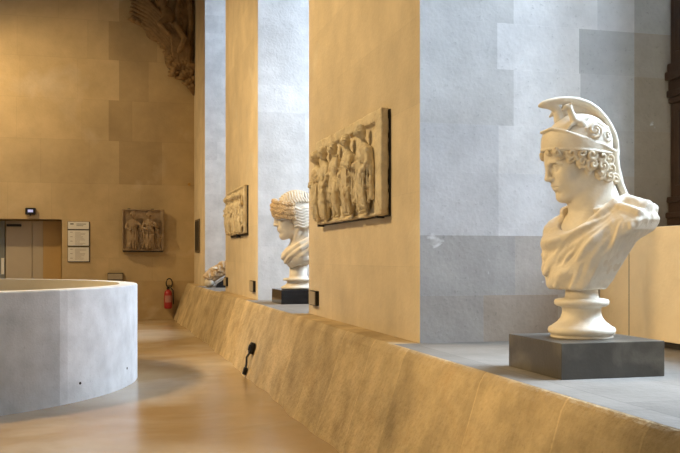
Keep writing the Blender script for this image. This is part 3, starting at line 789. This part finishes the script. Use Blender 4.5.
S = Sdf((-14.5, -11.5, -9), (10, 11.5, 17), .28)
S.ell((-1.6, 0, 4.6), (10.2, 8.2, 9.6)); S.cut(lambda X, Y, Z: (X - 6.5 + .55 * (6 - Z)) * .8 + 0 * Y, .5)
S.cut(lambda X, Y, Z: (-4.5 - Z) + 0 * X + 0 * Y, .5)
for i in range(13):      # locks combed down from the parting
    x0 = 7.2 - i * 1.45
    q = 1 - ((x0 + 1.6) / 10.6) ** 2
    if q <= .05: continue
    ry, rz = 8.5 * math.sqrt(q), 10.0 * math.sqrt(q)
    for s in (1, -1):
        pts = [(x0 - .5 * math.sin(t * 5) - t * 1.2, s * ry * math.sin(t), 4.6 + rz * math.cos(t)) for t in np.linspace(.02, 1.22, 12)]
        S.line(pts, .66, .1)
S.ell((-3.2, 0, 0), (8.0, 8.3, 7.0), 1)
for j, (zz, R) in enumerate(((4.6, .8), (3.0, .8), (1.4, .8), (-.2, .8), (-1.8, .8), (-3.4, .75), (-5, .7))):   # waves at the side, swept back
    for s in (1, -1):
        pts = [(1.0 - t * 11.5, s * (8.8 * math.sqrt(max(.1, 1 - ((1.0 - t * 11.5 + 1.6) / 11.2) ** 2)) + .1), zz - 1.4 * t + .6 * math.sin(t * 12)) for t in np.linspace(0, .95, 14)]
        S.line(pts, R, .35)
o = S.mesh('hair', M['marble'], b2, SC2); o.matrix_local = HM2
S = Sdf((-4, -13, -6), (15, 13, 14.5), .28)
for s in (1, -1):
    for t in np.linspace(0, 1, 9):
        a = t * 1.45
        for dz in (0, 1, 2, 3):
            bul = (1.3, 1.7, 1.2, .1)[dz]; x = -1 + (10.4 + bul) * math.cos(a); y = s * ((8.1 + bul * .6) * math.sin(a) + .3); z = 6.4 - 4.2 * t + (dz - 1) * 2.3
            curl(S, (x + rr.uniform(-.3, .3), y, z + rr.uniform(-.3, .3)), (math.cos(a), s * math.sin(a), .2), 1.35, 1.3, .5, rr.uniform(0, 6), rr.choice((1, -1)), .12)
            S.ell((x - .9 * math.cos(a), y - s * .9 * math.sin(a), z), (1.5, 1.4, 1.3), .3)
    for p in ((1.0, 8.4, -1.0), (.4, 8.4, -3.2), (2.2, 7.8, .6)): curl(S, (p[0], s * p[1], p[2]), (0, s, 0), 1.2, 1.5, .42, 1, 1, .1); S.ell((p[0], s * (p[1] - .4), p[2]), (1, .8, 1), .3)
o = S.mesh('wreath', M['wreath'], b2, SC2); o.matrix_local = HM2
bm = bmesh.new()
lathe(bm, [(.20, 0), (.22, .012), (.215, .03), (.20, .036), (.16, .055), (.14, .085), (.14, .10), (.185, .108), (.195, .122), (.18, .136), (.12, .142), (.11, .17), (.11, .30)], n=56)
obj('turned_foot', bm, M['marble'], b2, True)
pl2 = box('plinth_block', -.275, .275, -.315, .315, 0, .1725, M['black'], None, .003); pl2.location = (2.33, 10.985, LZ)
tag(pl2, 'polished black block under the wreathed marble head', 'plinth', 'plinth blocks on the ledge')

# ---- third: carved fragment on a black wedge ---------------------------------
fr = thing('marble_fragment', 'broken carved marble fragment rising to the right on the farthest ledge', 'sculpture', (2.15, 17.25, LZ), 0)
S = Sdf((-.36, -.34, .0), (.40, .34, .64), .011)
R_ = roty(math.radians(-30))
S.frame(R_, (0, 0, .30)); S.box((0, 0, 0), (.27, .2, .085), .05); S.frame()
for i in range(6):
    x = -.24 + i * .095; z = .20 + i * .062
    for j in range(3): curl(S, (x, -.19 + j * .02, z + .02 * j), (0, -1, .2), .05, 1.4, .016, i + j, 1, .005)
S.line([(-.30, -.05, .22), (-.2, 0, .30), (-.05, 0, .40)], [.05, .06, .05], .03)
S.ell((.02, -.02, .44), (.08, .1, .06), .03); S.ell((.21, -.02, .54), (.07, .09, .07), .03); S.ell((.12, -.05, .49), (.05, .1, .05), .03)
S.rough(.004, 38, 1); S.mesh('carved_body', M['wreath'], fr)
for c, r_ in (((-.23, -.1, .09), (.10, .12, .085)), ((.24, -.12, .59), (.07, .08, .05)), ((-.12, -.12, .36), (.06, .09, .035))):
    S = Sdf((c[0] - .18, c[1] - .18, max(0, c[2] - .15)), (c[0] + .18, c[1] + .18, c[2] + .15), .011)
    S.ell(c, r_); S.rough(.003, 40, 2); S.mesh('pale_break', M['marble'], fr)
bm = bmesh.new(); vv = [bm.verts.new(p) for p in ((-.14, -.26, .0), (.34, -.26, .0), (.34, -.26, .34), (-.14, .2, .0), (.34, .2, .0), (.34, .2, .34), (-.10, -.26, .08), (-.10, .2, .08))]
for f in ((0, 1, 2, 6), (3, 7, 5, 4), (0, 3, 4, 1), (1, 4, 5, 2), (2, 5, 7, 6), (0, 6, 7, 3)): bm.faces.new([vv[i] for i in f])
obj('wedge', bm, M['black'], fr)

# ================================================================ RELIEFS
def figure(S, u, w, h, lean=0, head_turn=0, arm=0, drape=True, seed=0, depth=1.0, d0=0.0, leg=0):
    """a standing draped figure in relief. frame: x = along the panel, y = up, z = out"""
    r = random.Random(seed); k = h / 7.2
    def P(x, y, z): return (u + (x * 1.15 + lean * y / 7.2) * k, w + y * k, d0 + z * k * depth)
    S.ell(P(head_turn * .1, 6.72, .75), (.44 * k, .52 * k, .52 * k))
    S.ell(P(head_turn * .3, 6.6, 1.05), (.2 * k, .3 * k, .3 * k), .1 * k)
    for q in range(7):
        a = q * .5 - 1.5 + math.pi / 2; S.ell(P(head_turn * .1 + .38 * math.cos(a), 6.76 + .5 * math.sin(a), .75), (.17 * k, .17 * k, .36 * k), .03 * k)
    for q in range(5): S.ell(P(-.3 + .15 * q, 7.0 - .1 * abs(q - 2), 1.1), (.12 * k, .13 * k, .14 * k), .02 * k)
    S.cap(P(0, 5.6, .45), P(0, 6.4, .6), .26 * k, .24 * k, .15 * k)
    S.ell(P(0, 4.9, .45), (1.05 * k, .95 * k, .62 * k), .3 * k)
    S.ell(P(0, 3.7, .45), (.82 * k, .9 * k, .6 * k), .3 * k)
    for s in (1, -1):
        lx = s * .38 + (leg * .5 if s > 0 else 0)
        S.line([P(s * .36, 3.5, .5), P(lx + .08 * s, 1.9, .75 if s > 0 else .45), P(lx + leg * .3 * (s > 0), .25, .4)], [.5 * k, .36 * k, .22 * k], .2 * k)
        S.ell(P(lx + .15 + leg * .3 * (s > 0), .1, .6), (.3 * k, .13 * k, .25 * k), .08 * k)
    if drape:
        S.ell(P(0, 2.4, .3), (1.1 * k, 2.3 * k, .52 * k), .3 * k)
        for i in range(9):
            x = -.85 + i * .21; b = r.uniform(-.15, .15)
            S.line([P(x * .6 + b, 4.6 - abs(x) * .5, 1.0 - .3 * x * x), P(x + b, 3.2, 1.02 - .35 * x * x), P(x * .9 + b * .4, 1.8, .98 - .3 * x * x), P(x * 1.15 + b, .3, .8 - .2 * x * x)], [.07 * k, .11 * k, .15 * k, .12 * k], .015 * k)
    else:
        S.line([P(-.8, 5.2, .7), P(-.1, 4.3, 1.05), P(.75, 3.4, .7)], [.14 * k] * 3, .1 * k)
        for i in range(5): S.line([P(-.7 + .22 * i, 3.6, .8), P(-.9 + .3 * i, 2.5, .8)], [.12 * k, .16 * k], .1 * k)
    arms = {0: [(.95, 5.2, .5), (1.15, 4.1, .6), (.7, 3.3, .95)], 1: [(.95, 5.2, .6), (1.25, 4.4, .9), (.5, 4.7, 1.25)], 2: [(.95, 5.3, .6), (1.5, 4.9, .8), (1.75, 5.8, .8)],
            3: [(.95, 5.2, .5), (1.5, 4.3, .6), (1.8, 3.5, .7)]}
    a = arms[arm]; S.line([P(*p) for p in a], [.27 * k, .22 * k, .17 * k], .12 * k); S.ell(P(*a[-1]), (.2 * k, .2 * k, .16 * k), .06 * k)
    a = [(-.85, 5.2, .6), (-1.15, 4.3, .75), (-.45, 3.7 + .25 * (seed % 3), 1.15)]
    S.line([P(*p) for p in a], [.27 * k, .23 * k, .19 * k], .12 * k); S.ell(P(*a[-1]), (.22 * k, .2 * k, .18 * k), .08 * k)
    # cloak hanging behind
    S.line([P(.9, 5.3, .25), P(1.3, 3.6, .25), P(1.25, 1.2, .2)], [.22 * k, .26 * k, .2 * k], .1 * k); S.line([P(1.05, 4.2, .5), P(1.05, 2.6, .5), P(1.1, .9, .4)], [.1 * k, .13 * k, .1 * k], .03 * k)
def relief(name, label, M4, W, H, th, lst, m, border, h=.0065, group='antique relief panels on the walls', frame_open=False, dz=.0):
    t = thing(name, label, 'relief', group=group); t.matrix_world = M4
    S = Sdf((-.03, -.03, -.01), (W + .03, H + .03, th + .03), .011)
    S.box((W / 2, H / 2, th / 2), (W / 2, H / 2, th / 2), .004); sd = min(.042, th - .03)
    l, r, b_, tp = border
    S.box(((l + W - r) / 2, (b_ + H - tp) / 2, th), ((W - l - r) / 2, (H - b_ - tp) / 2, sd), .015, .012, 'sub')
    S.rough(.0016, 16, 3); S.rough(.0012, 60, 4)
    S.mesh('slab', m, t)
    for i, (u, w_, hh, kw) in enumerate(lst):
        k = hh / 7.2
        S = Sdf((u - 2.3 * k, w_ - .1 * k, th - sd - .008), (u + 2.3 * k, w_ + 7.6 * k, th + 1.6 * k), h)
        figure(S, u, w_, hh, d0=th - sd + dz, seed=i, **kw); S.rough(.0016, 85, i); S.rough(.0022, 38, i + 9)
        S.cut(lambda X, Y, Z: (th - sd - .003) - Z + 0 * X + 0 * Y)
        S.mesh('carved_figure', m, t)
    return t
def Mx(ax, ay, az, o):
    return Matrix(((ax[0], ay[0], az[0], o[0]), (ax[1], ay[1], az[1], o[1]), (ax[2], ay[2], az[2], o[2]), (0, 0, 0, 1)))
# first pier: u runs from far (+Y) to near (-Y), outward is -X
r1 = relief('relief_panel', 'long pale marble relief of five striding figures on the nearest pier', Mx((0, -1, 0), (0, 0, 1), (-1, 0, 0), (1.988, 8.29, 1.664)),
            2.08, .775, .06, [(.12, .03, .63, dict(arm=3, leg=.4, depth=1.05)), (.42, .03, .635, dict(arm=0, lean=.15, depth=1.05)), (.80, .03, .635, dict(arm=2, drape=False, leg=.9, lean=.2, depth=1.05)),
                               (1.25, .03, .645, dict(arm=1, lean=-.2, depth=1.05)), (1.68, .03, .655, dict(arm=0, lean=.1, depth=1.05))], M['relief'], (.03, .16, .02, .085), dz=.0)
bm = bmesh.new(); bx(bm, .03, 2.09, -.012, .765, -.011, -.002, .002); bx(bm, .02, .06, -.02, .0, -.011, .05, .003); bx(bm, 1.9, 1.94, -.02, .0, -.011, .05, .003)
obj('steel_backing', bm, M['iron'], r1)
r2 = relief('relief_panel', 'smaller pale relief crowded with figures on the second pier', Mx((0, -1, 0), (0, 0, 1), (-1, 0, 0), (1.955, 14.5, 1.705)),
            1.80, .69, .05, [(.18, .02, .57, dict(arm=1)), (.46, .02, .58, dict(arm=2, leg=.4)), (.75, .02, .57, dict(arm=0, drape=False)), (1.04, .02, .58, dict(arm=1, lean=.2)), (1.32, .02, .57, dict(arm=0)), (1.60, .02, .56, dict(arm=2, lean=-.2))],
            M['relief'], (.02, .05, .02, .03), h=.009)
bm = bmesh.new(); bx(bm, .03, 1.82, -.03, .68, -.014, -.002, .002); bx(bm, 1.0, 1.06, -.05, .0, -.014, .05, .003)
obj('steel_backing', bm, M['iron'], r2)
r3 = relief('relief_panel', 'square brown relief of two draped figures on the back wall', Mx((1, 0, 0), (0, 0, 1), (0, -1, 0), (.355, YB - .075, 1.51)),
            .90, .90, .075, [(.22, .03, .80, dict(arm=3, lean=.1, depth=1.35)), (.58, .03, .80, dict(arm=1, lean=-.05, depth=1.35)), (.40, .02, .5, dict(arm=0)), (.76, .02, .45, dict(arm=0))], M['reliefdark'], (.04, .06, .04, .03), h=.0085)
bm = bmesh.new(); bx(bm, .02, .88, -.03, .01, -.065, .065, .003)
for x in (.12, .62): bx(bm, x, x + .06, .88, .915, -.065, .062, .003)
bx(bm, .02, .88, .01, .88, -.068, -.002); obj('steel_backing', bm, M['iron'], r3)

# ================================================================ WINGED CARVING high on the back wall
wg = thing('winged_carving', 'dark carved stone winged figure high in the corner of the back wall', 'carving')
wg.matrix_world = Mx((1, 0, 0), (0, 0, 1), (0, -1, 0), (0, YB - .03, 0))
S = Sdf((.35, 4.8, 0), (1.9, 7.75, .5), .014)
S.line([(1.87, 5.3, .05), (1.85, 5.6, .06), (1.85, 7.6, .06)], [.03, .04, .04], .02)     # border moulding
S.ell((1.58, 5.85, .04), (.2, .4, .13), .06); S.ell((1.46, 6.3, .1), (.17, .34, .17), .06); S.ell((1.3, 6.62, .16), (.17, .24, .17), .06)
S.ell((1.2, 6.92, .2), (.12, .14, .14), .03)
for q in range(9): S.ell((1.19 + .12 * math.cos(q * .5), 6.95 + .12 * math.sin(q * .5), .2), (.045, .045, .1), .008)
S.line([(1.34, 6.6, .26), (1.14, 6.42, .36), (1.34, 6.2, .38)], [.075, .06, .05], .02)
S.line([(1.48, 6.45, .22), (1.68, 6.15, .32), (1.56, 5.85, .3)], [.08, .065, .05], .02)
for i in range(9):
    S.line([(1.40 + i * .04, 6.35 - i * .02, .24), (1.43 + i * .045, 5.95, .22), (1.50 + i * .035, 5.5 - .03 * (i % 3), .10)], [.028, .04, .026], .004)
o = S.mesh('winged_body', M['carving'], wg)
S = Sdf((.35, 5.2, 0), (1.9, 7.75, .42), .012)
for c_, r_ in (((1.2, 6.3, .0), (.34, .22, .1)), ((.9, 6.75, .0), (.34, .26, .1)), ((1.4, 5.8, 0), (.14, .3, .08))): S.ell(c_, r_, .04)
for j in range(8):       # long feathers sweep from the body up to the fanned tip
    S.line([(1.46 + .01 * j, 5.72 + .085 * j, .13 + .018 * j), (1.24 - .012 * j, 6.06 + .088 * j, .16 + .012 * j), (.95 - .01 * j, 6.34 + .088 * j, .15 + .008 * j), (.55 + .02 * math.sin(j * 2), 6.52 + .092 * j, .07)],
           [.03, .044, .050, .028], 0)
ed = [(.51, 6.52), (.77, 6.40), (1.07, 6.15), (1.21, 5.93), (1.36, 5.66), (1.44, 5.42)]
for j in range(13):      # short scalloped feathers along the lower edge
    q = j / 12 * 4.99; i0 = int(q); f = q - i0
    x = ed[i0][0] * (1 - f) + ed[i0 + 1][0] * f; z = ed[i0][1] * (1 - f) + ed[i0 + 1][1] * f
    S.line([(x + .18, z + .02, .10), (x + .08, z + .01, .13), (x - .01, z + .03, .05)], [.05, .05, .03], 0)
S.mesh('wing', M['carving'], wg)
S = Sdf((1.3, 5.6, 0), (1.9, 7.75, .42), .016)
for i in range(30):
    a0, a1 = i / 30 * 6.283, (i + 1) / 30 * 6.283
    S.cap((1.68 + .15 * math.cos(a0), 6.62 + .62 * math.sin(a0), .16), (1.68 + .15 * math.cos(a1), 6.62 + .62 * math.sin(a1), .16), .06, .06, .01)
S.ell((1.68, 6.65, .06), (.12, .55, .09), .02)
for i in range(8): S.line([(1.68, 6.15 + i * .13, .1), (1.6, 6.3 + i * .13, .17)], .03, .01)
S.mesh('raised_wing', M['carving'], wg)
S = Sdf((1.2, 4.85, 0), (1.905, 5.9, .3), .013)
for (x, z, a, l) in ((1.9, 4.98, 1.75, .3), (1.86, 5.15, 2.4, .22), (1.92, 5.2, 1.3, .2), (1.78, 5.3, 2.6, .28), (1.82, 5.3, 1.9, .3), (1.62, 5.45, 2.3, .3), (1.72, 5.5, 1.6, .3), (1.88, 5.45, 1.7, .28), (1.5, 5.6, 2.2, .25), (1.55, 5.4, 2.9, .2)):
    for j in (-1, 0, 1):
        aa = a + j * .45
        S.line([(x, z, .06), (x + l * .55 * math.cos(aa), z + l * .55 * math.sin(aa), .15), (x + l * math.cos(aa), z + l * math.sin(aa), .06)], [.03, .055, .02], .01)
S.mesh('leaf_tail', M['carving'], wg)

# ================================================================ SMALL THINGS
# fire extinguisher
fe = thing('fire_extinguisher', 'red fire extinguisher with black looped hose on the back wall by the parapet end', 'fire extinguisher', (1.34, YB - .16, .24))
bm = bmesh.new(); lathe(bm, [(.075, 0), (.085, .015), (.088, .04), (.088, .33), (.08, .37), (.055, .40), (.03, .415), (.025, .43)], n=40); obj('cylinder_body', bm, M['red'], fe, True)
bm = bmesh.new(); lathe(bm, [(.0892, .14), (.0892, .29)], n=40, caps=False)
bmesh.ops.delete(bm, geom=[f for f in bm.faces if f.calc_center_median().y > -.05], context='FACES'); obj('label_band', bm, M['label'], fe, True)
bm = bmesh.new(); lathe(bm, [(.028, .415), (.034, .43), (.034, .47), (.02, .48)], n=20); bx(bm, -.02, .09, -.014, .014, .475, .49, .003); bx(bm, -.02, .10, -.014, .014, .505, .52, .003); obj('valve_handle', bm, M['rubber'], fe)
bm = bmesh.new()
tube(bm, [(-.02 + .0, -.02, .45)] + [(.02 + .065 * math.sin(a) * 1.0, -.04, .56 - .10 * math.cos(a)) for a in np.linspace(-.5, -5.9, 26)] + [(.10, -.05, .40), (.105, -.05, .22), (.11, -.05, .10)], .013, 10)
obj('hose', bm, M['rubber'], fe, True)
box('wall_bracket', -.03, .03, .06, .158, .3, .36, M['iron'], fe, .004)

# notice boards by the door
for i, (z0, z1, lab) in enumerate(((1.972, 2.130, 'short white notice plate, topmost of the three beside the door'), (1.615, 1.945, 'white notice plate with printed lines, middle of the three beside the door'),
                                   (1.277, 1.580, 'white notice plate with printed lines, lowest of the three beside the door'))):
    s_ = thing('notice_plate', lab, 'sign', (-.553, YB - .02, z0), 0, 'notice plates beside the door')
    H = z1 - z0
    pn = box('panel', -.218, .218, -.012, .008, 0, H, M['white'], s_, .003)
    box('rear_board', -.225, .235, .008, .02, -.018, H + .006, M['iron'], s_)
    bm = bmesh.new(); rn = random.Random(i)
    if i == 0:
        bx(bm, -.17, -.10, -.0135, -.012, H - .06, H - .035)
        bx(bm, -.04, .16, -.0135, -.012, H - .055, H - .043); bx(bm, -.04, .10, -.0135, -.012, H - .09, H - .08)
    else:
        z = H - .035; k = 0
        while z > .03:
            x = -.08 if k % 4 else -.16
            e = rn.uniform(.02, .17); bx(bm, -.07, e, -.0135, -.012, z - .007, z)
            if k % 4 == 0: bx(bm, -.17, -.12, -.0135, -.012, z - .012, z)
            z -= .024; k += 1
    obj('printed_lines', bm, M['printdark'] if i == 0 else M['print'], pn)
# detector over the door
dt = thing('door_sensor', 'small black sensor with a lit window above the doorway', 'sensor', (-1.532, YB, 2.27))
hs = box('housing', -.105, .105, -.09, 0, 0, .145, M['rubber'], dt, .02)
box('lit_window', -.05, .055, -.094, -.088, .05, .105, M['screen'], hs, .004)
bm = bmesh.new(); lathe(bm, [(.012, -.02), (.018, 0)], n=12); o = obj('lens', bm, M['iron'], dt); o.location = (0, -.06, .0)
# wall box beyond the round parapet
vb = thing('wall_box', 'low beige box with a dark edge on the back wall behind the round parapet', 'wall box', (.22, YB, .885))
box('cover', -.16, .15, -.12, -.02, 0, .125, M['plate'], vb, .008); box('rim', -.165, .165, -.10, 0, -.008, .14, M['iron'], vb, .004)
# corner boxes on the piers
def wallbox(y0, y1, z0, z1, x, lab):
    t = thing('pier_box', lab, 'wall box', (x, (y0 + y1) / 2, z0), 0, 'small boxes at the foot of the piers')
    w_ = (y1 - y0) / 2
    box('cover', -.042, -.033, -w_ * .93, w_ * .93, .008, z1 - z0 - .008, M['plate'], t, .003)
    box('housing', -.034, 0, -w_, w_, 0, z1 - z0, M['rubber'], t, .005)
    return t
wallbox(8.46, 8.74, .885, 1.03, 2.0, 'small beige-fronted box low on the nearest pier beside the wreathed head')
wallbox(12.05, 12.36, .89, 1.04, 1.97, 'small beige-fronted box low on the near edge of the second pier')
wallbox(14.86, 15.16, .885, 1.03, 1.97, 'small dark box low on the far edge of the second pier')
lp = thing('wall_plaque', 'tall narrow dark plaque on the farthest pier', 'plaque', (1.92, 19.3, 1.47))
box('plaque_plate', -.03, 0, -.42, .42, 0, .70, M['bronze'], lp, .006); box('raised_border', -.036, -.03, -.38, .38, .04, .66, M['iron'], lp, .002)
# brass hook and small ring
hk = thing('brass_knob', 'little round brass knob high on the back wall near the corner', 'knob', (1.80, YB, 2.98))
bm = bmesh.new(); bmesh.ops.create_uvsphere(bm, u_segments=20, v_segments=12, radius=.035); o = obj('ball', bm, M['brass'], hk, True); o.location = (0, -.09, 0)
bm = bmesh.new(); tube(bm, [(0, 0, 0), (0, -.08, 0)], .014); obj('stem', bm, M['brass'], hk)
# cable outlet on the battered parapet
dv = thing('cable_outlet', 'black cable outlet with a hanging lead on the sloping parapet face', 'outlet', (1.605, 10.12, .262))
dv.rotation_euler = (0, math.radians(16), 0)
bm = bmesh.new(); bx(bm, -.04, .01, -.055, .055, 0, .13, .015); obj('outlet_housing', bm, M['rubber'], dv)
bm = bmesh.new(); bx(bm, -.055, -.035, -.04, .03, .03, .10, .01); obj('socket_flap', bm, M['iron'], dv)
bm = bmesh.new(); tube(bm, [(-.02, 0, .02), (-.04, .02, -.05), (-.03, -.02, -.11), (-.02, .0, -.16)], .012); ld = obj('lead', bm, M['iron'], dv, True)
bm = bmesh.new(); bx(bm, -.04, .0, -.035, .035, -.245, -.16, .01); obj('plug', bm, M['rubber'], ld)
